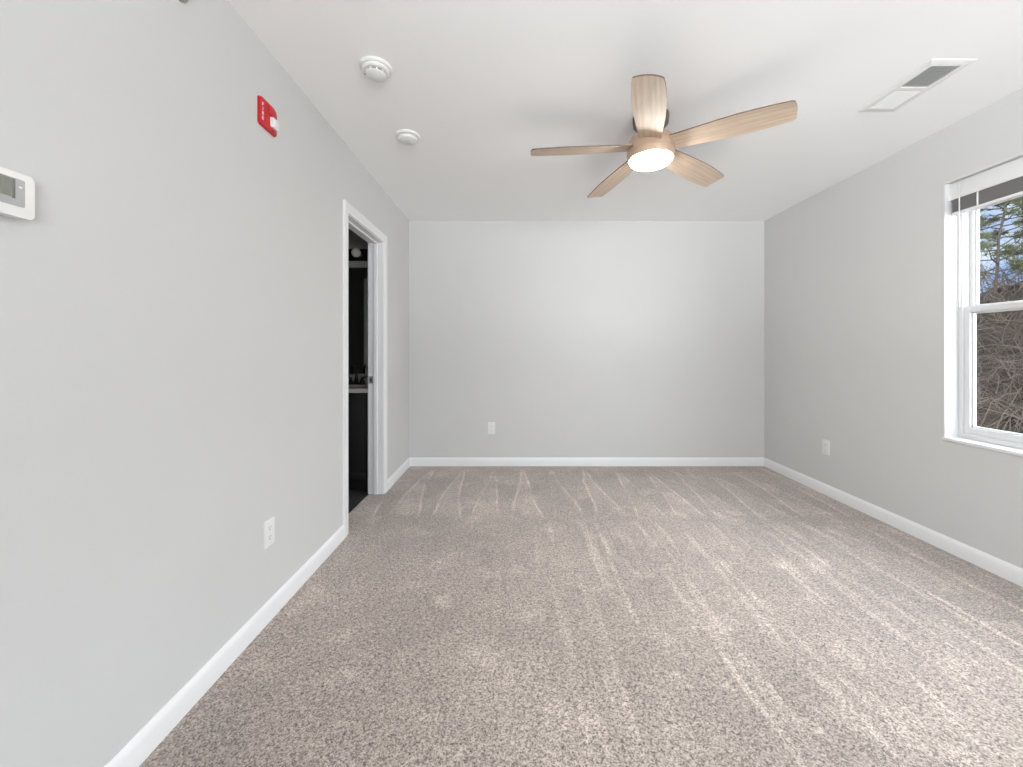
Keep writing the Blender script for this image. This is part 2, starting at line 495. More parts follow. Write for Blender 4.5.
door = thing('door_1', 'white bathroom doorway with jamb and steel strike plate, door swung in', 'door', (XL, DY1, 0), kind='structure')
def rel(b, o):   # geometry was written in world coordinates: keep it in place under a translated root
    bmesh.ops.translate(b.bm, vec=-Vector(o.location), verts=b.bm.verts)
    return b
xa, xb = XL - TL, XL
b = MB()
b.box(xa, xb, DY0 - JT, DY0, 0, DZ + JT); b.box(xa, xb, DY1, DY1 + JT, 0, DZ + JT); b.box(xa, xb, DY0, DY1, DZ, DZ + JT)
rel(b, door).build('jamb', M['trim'], door)
b = MB()
sx0, sx1 = xa + 0.040, xa + 0.072
b.box(sx0, sx1, DY0, DY0 + 0.011, 0, DZ - 0.011, 0.002); b.box(sx0, sx1, DY1 - 0.011, DY1, 0, DZ - 0.011, 0.002); b.box(sx0, sx1, DY0, DY1, DZ - 0.011, DZ, 0.002)
rel(b, door).build('door_stop', M['trim'], door)
b = MB()
pl = rrect(0.034, 0.057, 0.004, xa + 0.018, 0.912)
b.prism(pl, DY1 - 0.0016, DY1 + 0.001, 'y', mat=0)
b.prism(rrect(0.012, 0.024, 0.002, xa + 0.018, 0.912), DY1 - 0.0022, DY1, 'y', mat=1)
for dz in (-0.02, 0.02):
    b.lathe([(0.0035, -0.0024), (0.0035, 0)], 12, 'y', m=Matrix.Translation((xa + 0.018, DY1, 0.912 + dz)))
o = rel(b, door).build('strike_plate', [M['nickel'], M['slot']], door); o['label'] = 'satin nickel strike plate'
# the leaf, swung a little under square into the bathroom, hinged on the near jamb
LW, LT = 0.664, 0.035
leaf_m = Matrix.Translation((xa, DY0 + 0.004, 0.008)) @ Matrix.Rotation(R(180 - 4), 4, 'Z')
b = MB()
b.box(0, LW, -LT, 0, 0, 2.008, 0.002, m=leaf_m)
for zz0, zz1 in ((0.2, 0.95), (1.1, 1.88)):
    for xx0, xx1 in ((0.1, 0.305), (0.36, 0.565)):
        for ya, yb2 in ((-LT - 0.004, -LT + 0.001), (-0.001, 0.004)):
            b.box(xx0, xx1, ya, yb2, zz0, zz1, 0.0018, m=leaf_m)
leaf = rel(b, door).build('door_leaf', M['trim'], door)
b = MB()
for s in (1, -1):
    base = 0 if s > 0 else -LT
    T = leaf_m @ Matrix.Translation((LW - 0.06, base, 0.92))
    prof = [(0.032, 0), (0.032, s * 0.006), (0.012, s * 0.010), (0.010, s * 0.035), (0.024, s * 0.042), (0.028, s * 0.055), (0.020, s * 0.068), (0, s * 0.070)]
    b.lathe(prof, 24, 'y', m=T)
rel(b, door).build('door_knob', M['nickel'], leaf)

# ------------------------------------------------------------------ bathroom beyond the doorway
BX0, BY0, BY1 = -2.95, 1.55, 3.72
b = MB(); b.prism([(BX0, BY0), (BX0, BY1), (XL - TL, BY1), (XL - TL, BY0)], -0.05, -0.006, 'z')
struct(b.build('floor_bathroom', M['slate_tile'], smooth=False), 'dark charcoal tile floor inside the bathroom', 'floor')
b = MB(); b.box(BX0 - 0.1, XL - TL, BY0 - 0.1, BY1 + 0.1, ZC, ZC + 0.1)
struct(b.build('ceiling_bathroom', M['wall_shaded'], smooth=False), 'unlit bathroom ceiling', 'ceiling')
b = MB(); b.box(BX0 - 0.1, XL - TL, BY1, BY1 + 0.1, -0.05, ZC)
struct(b.build('wall_bathroom_back', M['wall_shaded'], smooth=False), 'unlit grey bathroom wall behind the vanity mirror', 'wall')
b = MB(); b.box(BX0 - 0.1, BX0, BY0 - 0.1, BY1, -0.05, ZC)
struct(b.build('wall_bathroom_left', M['wall_shaded'], smooth=False), 'unlit grey bathroom side wall', 'wall')
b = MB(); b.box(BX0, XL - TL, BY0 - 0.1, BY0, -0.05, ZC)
struct(b.build('wall_bathroom_front', M['wall_shaded'], smooth=False), 'unlit grey bathroom wall opposite the mirror', 'wall')

VX0, VX1, VYF = -1.765, -1.150, 3.25
van = thing('vanity_cabinet', 'dark espresso vanity cabinet under the bathroom sink', 'cabinet', ((VX0 + VX1) / 2, (VYF + BY1) / 2, -0.006))
b = MB()
b.box(VX0, VX0 + 0.016, VYF + 0.02, BY1 - 0.002, 0.09, 0.805); b.box(VX1 - 0.016, VX1, VYF + 0.02, BY1 - 0.002, 0.09, 0.805)
b.box(VX0, VX1, VYF + 0.02, BY1 - 0.002, 0.09, 0.106); b.box(VX0, VX1, BY1 - 0.010, BY1 - 0.002, 0.09, 0.805); b.box(VX0, VX1, VYF + 0.02, VYF + 0.036, 0.785, 0.805)
b.box(VX0 + 0.01, VX1 - 0.01, VYF + 0.08, BY1 - 0.01, -0.006, 0.09)
rel(b, van).build('body', M['espresso'], van)
for k in range(2):
    x0 = VX0 + 0.012 + k * 0.297; x1 = x0 + 0.291
    b = MB()
    b.box(x0, x1, VYF + 0.004, VYF + 0.02, 0.10, 0.79, 0.002)
    for q in ((x0, x0 + 0.05, 0.10, 0.79), (x1 - 0.05, x1, 0.10, 0.79), (x0 + 0.05, x1 - 0.05, 0.10, 0.15), (x0 + 0.05, x1 - 0.05, 0.74, 0.79)):
        b.box(q[0], q[1], VYF, VYF + 0.006, q[2], q[3], 0.0015)
    d = rel(b, van).build('door', M['espresso'], van)
    hx = x1 - 0.028 if k == 0 else x0 + 0.028
    b = MB(); b.tube([(hx, VYF, 0.60), (hx, VYF - 0.024, 0.605), (hx, VYF - 0.024, 0.715), (hx, VYF, 0.72)], 0.005, 10)
    rel(b, van).build('handle', M['black_metal'], d)

CZ = 0.84
SXC = -1.435
top = thing('sink_counter', 'pale marble vanity top with backsplash and basin in the bathroom', 'countertop', ((VX0 + VX1) / 2, 3.47, 0.805))
b = MB()
hole = [(SXC + 0.19 * math.cos(2 * PI * k / 32), 3.43 + 0.13 * math.sin(2 * PI * k / 32)) for k in range(32)]
# slab with an oval cut-out
bm2 = bmesh.new()
x0, x1, y0, y1 = VX0 - 0.008, VX1, 3.22, BY1 - 0.002
def ray_rect(cx, cy, a):
    c, s = math.cos(a), math.sin(a)
    t = min(((x1 - cx) / c if c > 1e-9 else (x0 - cx) / c if c < -1e-9 else 9), ((y1 - cy) / s if s > 1e-9 else (y0 - cy) / s if s < -1e-9 else 9))
    return (cx + c * t, cy + s * t)
angs = sorted([2 * PI * k / 32 for k in range(32)] + [math.atan2(yy - 3.43, xx - SXC) % (2 * PI) for xx in (x0, x1) for yy in (y0, y1)])
inner = [(SXC + 0.19 * math.cos(a), 3.43 + 0.13 * math.sin(a)) for a in angs]
outer = [ray_rect(SXC, 3.43, a) for a in angs]
n = len(angs)
vi = [[bm2.verts.new((p[0], p[1], z)) for p in ring] for ring in (inner, outer) for z in (CZ - 0.035, CZ)]
for i in range(n):
    j = (i + 1) % n
    bm2.faces.new((vi[1][i], vi[1][j], vi[3][j], vi[3][i])); bm2.faces.new((vi[0][i], vi[2][i], vi[2][j], vi[0][j]))
    bm2.faces.new((vi[3][i], vi[3][j], vi[2][j], vi[2][i])); bm2.faces.new((vi[0][i], vi[0][j], vi[1][j], vi[1][i]))
b._merge(bm2)
rel(b, top).build('slab', M['counter'], top)
b = MB(); b.box(x0, x1, BY1 - 0.022, BY1 - 0.002, CZ, CZ + 0.085, 0.003)
rel(b, top).build('backsplash', M['counter'], top)
b = MB()
S = Matrix.Translation((SXC, 3.43, CZ)) @ Matrix.Diagonal((1, 0.13 / 0.19, 1, 1))
b.lathe([(0.192, -0.002), (0.185, -0.03), (0.16, -0.08), (0.10, -0.12), (0.03, -0.13), (0, -0.13)], 40, 'z', m=S, cap=False)
rel(b, top).build('basin', M['counter'], top)

fau = thing('bathroom_faucet', 'black gooseneck faucet with two handles on the vanity top', 'faucet', (SXC, 3.62, CZ))
b = MB()
b.prism(rrect(0.155, 0.05, 0.024), 0, 0.012, 'z', 0.003)
b.build('base_plate', M['black_metal'], fau)
pts = [(0, 0, 0.01), (0, 0, 0.10)] + [(0, -0.052 + 0.052 * math.cos(R(a)), 0.115 + 0.05 * math.sin(R(a))) for a in range(0, 181, 15)] + [(0, -0.104, 0.095)]
b = MB(); b.tube(pts, 0.010, 14); b.lathe([(0.024, 0.012), (0.020, 0.03), (0.012, 0.06), (0.010, 0.075)], 24)
b.build('spout', M['black_metal'], fau)
for s in (-1, 1):
    b = MB()
    T = Matrix.Translation((s * 0.052, 0, 0))
    b.lathe([(0.022, 0.010), (0.019, 0.028), (0.011, 0.05), (0.008, 0.062), (0, 0.066)], 20, m=T)
    b.tube([(s * 0.052, 0, 0.055), (s * 0.075, -0.01, 0.066), (s * 0.105, -0.016, 0.070)], [0.006, 0.005, 0.004], 10)
    b.build('handle', M['black_metal'], fau)

mir = thing('vanity_mirror', 'frameless mirror above the bathroom vanity reflecting the faucet', 'mirror', (-1.455, BY1, 0.93))
b = MB(); b.box(-0.30, 0.30, -0.006, -0.0005, 0, 0.985); b.build('glass', M['mirror'], mir)
for sx in (-0.2, 0.2):
    for sz in (0.002, 0.983):
        b = MB(); b.box(sx - 0.012, sx + 0.012, -0.009, -0.0005, sz - 0.008, sz + 0.008, 0.001)
        b.build('clip', M['nickel'], mir)

vl = thing('vanity_light', 'dark bath light bar with round globes above the mirror', 'wall light', (SXC, BY1, 2.03))
b = MB(); b.box(-0.30, 0.30, -0.022, -0.0005, -0.055, 0.055, 0.004); b.build('back_plate', M['black_metal'], vl)
for k in (-1, 0, 1):
    b = MB(); b.lathe([(0.028, 0), (0.028, -0.018), (0.02, -0.022), (0.018, -0.04)], 24, 'y', m=Matrix.Translation((k * 0.2, -0.022, 0)))
    s = b.build('socket', M['black_metal'], vl)
    b = MB()
    prof = [(0.016, -0.038)] + [(0.042 * math.sin(R(a)), -0.085 + 0.042 * math.cos(R(a))) for a in range(25, 180, 12)] + [(0, -0.127)]
    b.lathe(prof, 28, 'y', m=Matrix.Translation((k * 0.2, -0.022, 0)))
    b.build('globe', M['bulb'], s)

# ------------------------------------------------------------------ windows
PORTAL = []
def window(name, loc, rz, W, label, H=WZ1 - WZ0, wall_t=TR):
    """local x across, y outwards through the wall, z up from the sill"""
    root = thing(name, label, 'window', loc, rz, kind='structure')
    D = 0.075                    # depth of the reveal in front of the frame
    hw = W / 2
    b = MB()
    t = 0.008
    b.box(-hw, -hw + t, -0.002, wall_t, 0, H); b.box(hw - t, hw, -0.002, wall_t, 0, H); b.box(-hw + t, hw - t, -0.002, wall_t, H - t, H)
    b.build('reveal', M['vinyl'], root)
    b = MB(); b.box(-hw + t, hw - t, -0.004, wall_t, 0, 0.016, 0.003); b.box(-hw - 0.004, hw + 0.004, -0.008, 0.0, -0.002, 0.016, 0.003)
    b.build('sill', M['trim'], root)
    fw = 0.022
    x0, x1, z0, z1 = -hw + t, hw - t, 0.016, H - t
    b = MB()
    b.box(x0, x0 + fw, D, D + 0.070, z0, z1, 0.002); b.box(x1 - fw, x1, D, D + 0.070, z0, z1, 0.002)
    b.box(x0 + fw - 0.001, x1 - fw + 0.001, D + 0.0015, D + 0.069, z0, z0 + 0.03, 0.002); b.box(x0 + fw - 0.001, x1 - fw + 0.001, D + 0.0015, D + 0.069, z1 - fw, z1, 0.002)
    b.build('frame', M['vinyl'], root)
    def sash(name, ya, yb, za, zb, st, rt, rb):
        b = MB()
        xa, xb = x0 + fw, x1 - fw
        b.box(xa, xa + st, ya, yb, za, zb, 0.003); b.box(xb - st, xb, ya, yb, za, zb, 0.003)
        b.box(xa + st - 0.002, xb - st + 0.002, ya, yb, zb - rt, zb, 0.003); b.box(xa + st - 0.002, xb - st + 0.002, ya, yb, za, za + rb, 0.003)
        # glazing bead
        yg = (ya + yb) / 2 + 0.006
        for q in ((xa + st, xa + st + 0.008, za + rb, zb - rt), (xb - st - 0.008, xb - st, za + rb, zb - rt), (xa + st, xb - st, za + rb, za + rb + 0.008), (xa + st, xb - st, zb - rt - 0.008, zb - rt)):
            b.box(q[0], q[1], yg - 0.009, yg + 0.009, q[2], q[3], 0.002)
        s = b.build(name, M['vinyl'], root)
        b = MB(); b.box(xa + st, xb - st, yg - 0.002, yg + 0.002, za + rb, zb - rt)
        b.build('pane', M['glass'], s, smooth=False)
        return s
    zm = H * 0.505
    lo = sash('lower_sash', D + 0.008, D + 0.037, z0 + 0.026, zm + 0.018, 0.030, 0.036, 0.040)
    sash('upper_sash', D + 0.040, D + 0.066, zm - 0.018, z1 - fw + 0.004, 0.020, 0.034, 0.036)
    b = MB(); b.box(-0.03, 0.03, D + 0.012, D + 0.036, zm + 0.018, zm + 0.026, 0.003); b.box(-0.008, 0.035, D + 0.006, D + 0.022, zm + 0.024, zm + 0.032, 0.003)
    b.build('sash_lock', M['vinyl'], lo)
    # opening as a sampling portal for the daylight
    L = bpy.data.lights.new('window_portal', 'AREA'); L.shape = 'RECTANGLE'; L.size = W - 0.1; L.size_y = H - 0.1
    L.cycles.is_portal = True
    lo_ = bpy.data.objects.new('window_portal', L); COL.objects.link(lo_)
    lo_.matrix_world = Matrix.Translation(loc) @ Matrix.Rotation(rz, 4, 'Z') @ Matrix.Translation((0, wall_t + 0.02, H / 2)) @ Matrix.Rotation(R(-90), 4, 'X')
    return root
w1 = window('window_1', (XR, sum(WIN_R[0]) / 2, WZ0), R(-90), 0.91, 'white vinyl double hung window in the right wall')
window('added_window_right', (XR, sum(WIN_R[1]) / 2, WZ0), R(-90), 0.91, 'added unseen window on the right wall nearer the camera, for daylight')  # out of view, added to let more daylight in from the right
window('added_window_front', (sum(ADDED_WIN_F[0]) / 2, YF, WZ0), R(180), 2.05, 'added unseen window in the wall behind the camera, for daylight', wall_t=0.12)  # invented opening behind the camera that brings in daylight
window('added_window_left', (XL, sum(ADDED_WIN_L[0]) / 2, WZ0), R(90), 1.70, 'added unseen window on the left wall behind the camera, for daylight', wall_t=TL)  # invented opening, added so daylight reaches the right wall

# blind drawn up at the head of window_1
H = WZ1 - WZ0
bl = thing('window_blind', 'raised horizontal blind with white valance and gathered grey slats at window top', 'blind', (XR, sum(WIN_R[0]) / 2, WZ0), R(-90))
bw = 0.444
b = MB()
b.box(-bw, bw, 0.022, 0.030, H - 0.105, H - 0.011, 0.003)
for s in (-1, 1): b.box(s * bw - 0.004, s * bw + 0.004, 0.022, 0.066, H - 0.105, H - 0.011, 0.002)
b.build('valance', M['trim'], bl)
b = MB(); b.box(-bw + 0.006, bw - 0.006, 0.034, 0.070, H - 0.052, H - 0.010, 0.002); b.build('headrail', M['trim'], bl)
b = MB()
ns = 26
for k in range(ns):
    z = H - 0.176 + k * 0.0030
    b.box(-bw + 0.008 + random.uniform(-.001, .001), bw - 0.008 + random.uniform(-.001, .001), 0.030 + random.uniform(-.0012, .0012), 0.072, z, z + 0.0018)
b.build('slat_stack', M['slat'], bl)
b = MB(); b.box(-bw + 0.006, bw - 0.006, 0.028, 0.073, H - 0.192, H - 0.1765, 0.004); b.build('bottom_rail', M['trim'], bl)
for s in (-0.31, 0.31):
    b = MB()
    b.box(s - 0.004, s + 0.004, 0.0275, 0.0295, H - 0.186, H - 0.1, 0.0006)
    b.tube([(s + 0.002, 0.027, H - 0.1), (s - 0.002, 0.0265, H - 0.14), (s + 0.003, 0.027, H - 0.186)], 0.0012, 6)
    b.build('ladder_cord', M['cord'], bl)
b = MB()
b.tube([(-0.385, 0.018, H - 0.012), (-0.385, 0.014, H - 0.08), (-0.385, 0.012, H - 0.40), (-0.385, 0.012, H - 0.72)], [0.0016, 0.0030, 0.0030, 0.0038], 6)
o = b.build('tilt_wand', M['wand'], bl); o['label'] = 'pale plastic tilt wand'

# ------------------------------------------------------------------ ceiling fan
FX, FY = 0.745, 2.197
fan = thing('ceiling_fan', 'five blade ceiling fan with light oak blades and a glowing round light', 'ceiling fan', (FX, FY, ZC))
b = MB(); b.lathe([(0.0, 0), (0.096, 0), (0.096, -0.012), (0.092, -0.045), (0.072, -0.068), (0.04, -0.072), (0, -0.072)], 56, cap=False)
b.build('canopy', M['fan_metal_shaded'], fan)
b = MB(); b.lathe([(0.040, -0.07), (0.040, -0.115)], 32); b.build('neck', M['fan_metal_shaded'], fan)
b = MB()
b.lathe([(0.0, -0.105), (0.075, -0.105), (0.105, -0.118), (0.120, -0.135), (0.124, -0.150), (0.124, -0.226), (0.121, -0.236), (0.108, -0.240), (0, -0.240)], 64, cap=False)
b.lathe([(0.1245, -0.196), (0.1258, -0.198), (0.1258, -0.201), (0.1245, -0.203)], 64, cap=False)
b.build('motor_housing', M['fan_metal'], fan)
b = MB(); b.lathe([(0.111, -0.238), (0.111, -0.244), (0.104, -0.252), (0.080, -0.258), (0.04, -0.261), (0, -0.262)], 56, cap=False)
o = b.build('light_lens', M['lamp'], fan); o['label'] = 'lit frosted round light lens'
def blade_mesh():
    b = MB()
    r0, r1 = 0.116, 0.654
    # outline: gentle leaf, wider past the middle, nearly square end
    ks = [(0.0, 0.056, -0.056), (0.10, 0.060, -0.058), (0.25, 0.067, -0.064), (0.42, 0.074, -0.070), (0.58, 0.077, -0.074), (0.72, 0.077, -0.073), (0.84, 0.073, -0.069), (0.93, 0.069, -0.065), (0.985, 0.064, -0.061), (1.0, 0.057, -0.055)]
    def interp(t, c):
        for p, q in zip(ks, ks[1:]):
            if p[0] <= t <= q[0]:
                f = (t - p[0]) / (q[0] - p[0]); return p[c] + f * (q[c] - p[c])
    n = 44; th = 0.0065
    verts, faces = [], []
    ts = [1 - (1 - i / n) ** 1.25 for i in range(n + 1)]
    m_ = 10
    for t in ts:
        x = r0 + (r1 - r0) * t + 0.0
        a, c = interp(t, 1), interp(t, 2)
        for j in range(m_ + 1):
            y = c + (a - c) * j / m_
            bow = 0.010 * (1 - (2 * j / m_ - 1) ** 2) * 0.5         # slight cup across the blade
            end = 0.006 * (1 - (2 * j / m_ - 1) ** 2) if t == 1 else 0
            verts.append((x + end, y, bow - th / 2))
    off = len(verts)
    verts += [(x, y, z + th) for x, y, z in verts]
    w = m_ + 1
    bot, rest = [], []
    for i in range(n):
        for j in range(m_):
            bot.append((i * w + j, i * w + j + 1, (i + 1) * w + j + 1, (i + 1) * w + j))
            rest.append(tuple(off + q for q in bot[-1]))
    for i in range(n):
        rest.append((i * w, (i + 1) * w, off + (i + 1) * w, off + i * w)); rest.append((i * w + m_, (i + 1) * w + m_, off + (i + 1) * w + m_, off + i * w + m_))
    for j in range(m_):
        rest.append((j, j + 1, off + j + 1, off + j)); rest.append((n * w + j, n * w + j + 1, off + n * w + j + 1, off + n * w + j))
    bm2 = bmesh.new()
    vs = [bm2.verts.new(v) for v in verts]
    for f in bot: bm2.faces.new([vs[i] for i in f]).material_index = 0
    for f in rest: bm2.faces.new([vs[i] for i in f]).material_index = 1
    b._merge(bm2, None)
    return b
PITCH = -12
first = None
for k in range(5):
    if first is None:
        bo = blade_mesh().build('blade', [M['blade_wood'], M['blade_edge']], fan, angle=40)
        b = MB(); b.box(0.10, 0.165, -0.045, 0.045, 0.0035, 0.012, 0.003)
        b.build('blade_bracket', M['fan_metal'], bo)
        first = bo
    else:
        bo = copy_tree(first, fan)
    bo.rotation_euler = (Matrix.Rotation(R(-37.8 + 72 * k + (2.6 if k == 3 else 0)), 4, 'Z') @ Matrix.Rotation(R(3.0), 4, 'Y') @ Matrix.Rotation(R(PITCH), 4, 'X')).to_euler()
    bo.location = (0, 0, -0.166)

# ------------------------------------------------------------------ ceiling devices
sd = thing('smoke_detector', 'round white smoke detector with dark vents, nearer of two ceiling discs', 'smoke detector', (-0.629, 1.81, ZC))
b = MB(); b.lathe([(0, 0), (0.070, 0), (0.070, -0.010), (0.066, -0.014), (0.0, -0.014)], 48, cap=False); b.build('base', M['plastic'], sd)
b = MB(); b.lathe([(0.060, -0.013), (0.060, -0.022), (0.053, -0.027), (0.0, -0.027)], 48, cap=False)
b.build('body', M['plastic'], sd)
b = MB(); b.lathe([(0.034, -0.026), (0.034, -0.040)], 40); b.build('vent_ring', M['slot'], sd)
b = MB()
for k in range(9):
    a = 2 * PI * k / 9 + 0.25
    b.box(0.033, 0.043, -0.004, 0.004, -0.040, -0.0265, 0.001, m=Matrix.Rotation(a, 4, 'Z'))
b.lathe([(0.0, -0.036), (0.045, -0.036), (0.044, -0.040), (0.036, -0.045), (0.0, -0.047)], 40, cap=False)
b.build('cap', M['plastic'], sd)
b = MB(); b.lathe([(0.0035, 0), (0.0035, -0.002), (0, -0.002)], 12, m=Matrix.Translation((-0.050, 0.004, -0.027))); b.build('indicator', M['slot'], sd)
hd = thing('heat_detector', 'low round white ceiling detector with plain cap, farther of two discs', 'detector', (-0.64, 2.39, ZC))
b = MB(); b.lathe([(0, 0), (0.072, 0), (0.072, -0.008), (0.066, -0.014), (0.0, -0.014)], 48, cap=False); b.build('base', M['plastic'], hd)
b = MB(); b.lathe([(0.050, -0.014), (0.050, -0.017)], 40); b.build('shadow_gap', M['plastic_grey'], hd)
b = MB(); b.lathe([(0.058, -0.016), (0.060, -0.020), (0.056, -0.031), (0.045, -0.036), (0.0, -0.038)], 48); b.build('cap', M['plastic'], hd)
b = MB(); b.lathe([(0.004, -0.0355), (0.004, -0.0395), (0, -0.0395)], 12, m=Matrix.Translation((-0.01, -0.02, 0))); b.build('indicator', M['plastic_grey'], hd)

# supply register
reg = thing('ceiling_register', 'white louvred air register in the ceiling near the right wall', 'air vent', (1.932, 1.951, ZC))
rw, rl = 0.098, 0.192
iw, il = 0.066, 0.158
b = MB()
for q in ((-rw, -iw, -rl, rl), (iw, rw, -rl, rl), (-iw, iw, -rl, -il), (-iw, iw, il, rl)):
    pass
ring_o, ring_i = [(-rw, -rl), (rw, -rl), (rw, rl), (-rw, rl)], [(-iw, -il), (iw, -il), (iw, il), (-iw, il)]
mid = [(-iw - 0.014, -il - 0.014), (iw + 0.014, -il - 0.014), (iw + 0.014, il + 0.014), (-iw - 0.014, il + 0.014)]
V = [(x, y, 0.0) for x, y in ring_o] + [(x, y, -0.003) for x, y in ring_o] + [(x, y, -0.008) for x, y in mid] + [(x, y, -0.008) for x, y in ring_i] + [(x, y, 0.0) for x, y in ring_i]
F = []
for a in range(4):
    for i in range(4):
        j = (i + 1) % 4
        F.append((a * 4 + i, a * 4 + j, a * 4 + 4 + j, a * 4 + 4 + i))
b.raw(V, F); b.box(-iw, iw, -0.011, 0.011, -0.008, -0.001)
b.build('frame', M['louvre'], reg, angle=15)
b = MB(); b.box(-iw, iw, -il, il, -0.0012, -0.0004); b.build('duct_shade_panel', M['duct_shade'], reg)  # flat grey sheet stands in for the shaded duct
for half in (-1, 1):
    b = MB()
    n = 12
    for k in range(n):
        y = half * (0.014 + (il - 0.018) * (k + 0.5) / n)
        Tm = Matrix.Translation((0, y, -0.0048)) @ Matrix.Rotation(R(32 if half < 0 else -42), 4, 'X')
        b.box(-iw + 0.001, iw - 0.001, -0.0052, 0.0052, -0.0005, 0.0005, m=Tm)
    o = b.build('louvre_bank', M['duct_shade'] if half < 0 else M['louvre'], reg)  # near bank painted grey for the shade seen between its louvres
    o['label'] = 'louvres turned away, shade painted in grey' if half < 0 else 'louvres turned to the camera, white'
# sprinkler head on the left wall at the top edge of the photo
sp = thing('sprinkler_head', 'small grey metal sprinkler head high on the left wall', 'sprinkler', (XL, 1.247, 2.279), R(90))
b = MB(); b.lathe([(0, 0), (0.036, 0), (0.036, -0.004), (0.030, -0.012), (0.022, -0.012), (0.020, -0.006), (0, -0.006)], 40, 'y', cap=False); b.build('escutcheon', M['nickel'], sp)
b = MB(); b.lathe([(0.010, -0.004), (0.010, -0.016), (0.006, -0.018), (0.006, -0.024), (0, -0.024)], 20, 'y', cap=False)
for s in (-1, 1): b.tube([(s * 0.009, -0.014, 0), (s * 0.012, -0.022, 0), (s * 0.003, -0.030, 0)], 0.0022, 8)
b.build('nozzle', M['nickel'], sp)
b = MB(); b.prism(rrect(0.03, 0.014, 0.004), -0.033, -0.031, 'y'); b.box(-0.015, 0.015, -0.033, -0.022, 0.006, 0.008, 0.0006); b.build('deflector', M['nickel'], sp)

# ------------------------------------------------------------------ wall devices
GLYPH = {'F': [(0, 0, 1, 5), (1, 4, 2, 1), (1, 2, 1.5, 1)], 'I': [(1, 0, 1, 5)], 'R': [(0, 0, 1, 5), (1, 4, 1.4, 1), (2, 3, 1, 1.4), (1, 2, 1.4, 1), (1.6, 0, 1, 2.1)], 'E': [(0, 0, 1, 5), (1, 4, 2, 1), (1, 2, 1.6, 1), (1, 0, 2, 1)]}
al = thing('fire_alarm_strobe', 'red fire alarm strobe with clear lens on the left wall', 'fire alarm', (XL, 1.692, 2.136), R(90))
b = MB()
b.prism(rrect(0.118, 0.116, 0.008), -0.004, 0, 'y', 0.0015)
b.build('back_plate', M['red'], al)
b = MB()
cc = [(-0.058, -0.050), (-0.050, -0.058), (0.050, -0.058), (0.057, -0.050), (0.057, -0.040), (0.052, -0.036), (0.012, -0.036), (0.006, -0.030), (0.006, 0.002), (0.012, 0.008), (0.052, 0.008), (0.057, 0.012), (0.057, 0.036), (0.050, 0.052), (0.036, 0.058), (-0.050, 0.058), (-0.058, 0.050)]
b.prism(cc, -0.012, -0.003, 'y', 0.003, 3)
b.prism([(-0.006, 0.013), (0.050, 0.013), (0.050, 0.034), (0.042, 0.047), (0.030, 0.051), (-0.006, 0.051)], -0.017, -0.010, 'y', 0.004, 3)
b.build('housing', M['red'], al)
b = MB()
b.prism(rrect(0.049, 0.042, 0.006, 0.0325, -0.014), -0.022, -0.004, 'y', 0.006, 3)
b.prism(rrect(0.024, 0.022, 0.004, 0.032, -0.014), -0.026, -0.020, 'y', 0.003, 2)
o = b.build('strobe_lens', M['lens_clear'], al); o['label'] = 'clear white strobe lens'
b = MB()
u = 0.0034
for k, ch in enumerate('FIRE'):
    zc = 0.022 - k * 0.0190
    for gx, gz, gw, gh in GLYPH[ch]:
        b.box(-0.047 + gx * u, -0.047 + (gx + gw) * u, -0.0127, -0.0115, zc + gz * u * .85, zc + (gz + gh) * u * .85)
o = b.build('lettering', M['white_ink'], al, smooth=False); o['label'] = 'white word FIRE'
b = MB(); b.lathe([(0.0045, -0.0128), (0.0045, -0.0110)], 16, 'y', m=Matrix.Translation((0.026, 0, -0.047))); b.build('sounder_hole', M['slot'], al)

th = thing('thermostat', 'white wall thermostat with grey display at the left edge of the photo', 'thermostat', (XL, 0.790, 1.4705), R(90))
b = MB(); b.prism(rrect(0.126, 0.088, 0.005), -0.008, 0, 'y'); b.build('back_plate', M['plastic_grey'], th)
b = MB(); b.prism(rrect(0.130, 0.091, 0.006), -0.026, -0.006, 'y', 0.003, 3); b.build('housing', M['plastic'], th)
b = MB(); b.prism(rrect(0.098, 0.056, 0.003, -0.002, 0.004), -0.0268, -0.0255, 'y'); bz = b.build('bezel', M['bezel'], th)
b = MB(); b.box(-0.046, 0.0285, -0.0272, -0.0262, -0.008, 0.030); b.box(0.0255, 0.0305, -0.0273, -0.0262, -0.010, 0.030, mat=1)
# seven-segment figures on the display
def seg7(b, x, z, s, w):
    q = {'a': (x, x + w, z + 2 * s, z + 2 * s + 0.0016), 'g': (x, x + w, z + s, z + s + 0.0016), 'd': (x, x + w, z, z + 0.0016), 'f': (x, x + 0.0016, z + s, z + 2 * s), 'e': (x, x + 0.0016, z, z + s), 'b': (x + w - 0.0016, x + w, z + s, z + 2 * s), 'c': (x + w - 0.0016, x + w, z, z + s)}
    return q
for x, segs in ((-0.004, 'abcdef'),):
    q = seg7(b, x, 0.004, 0.008, 0.010)
    for s in segs: b.box(q[s][0], q[s][1], -0.0275, -0.0268, q[s][2], q[s][3], mat=1)
o = b.build('display', [M['lcd'], M['lcd_dark']], th, smooth=False); o['label'] = 'grey green liquid crystal display'
b = MB(); b.prism(rrect(0.006, 0.0035, 0.0015, 0.039, 0.016), -0.0275, -0.0265, 'y'); b.build('button_mark', M['white_ink'], th)

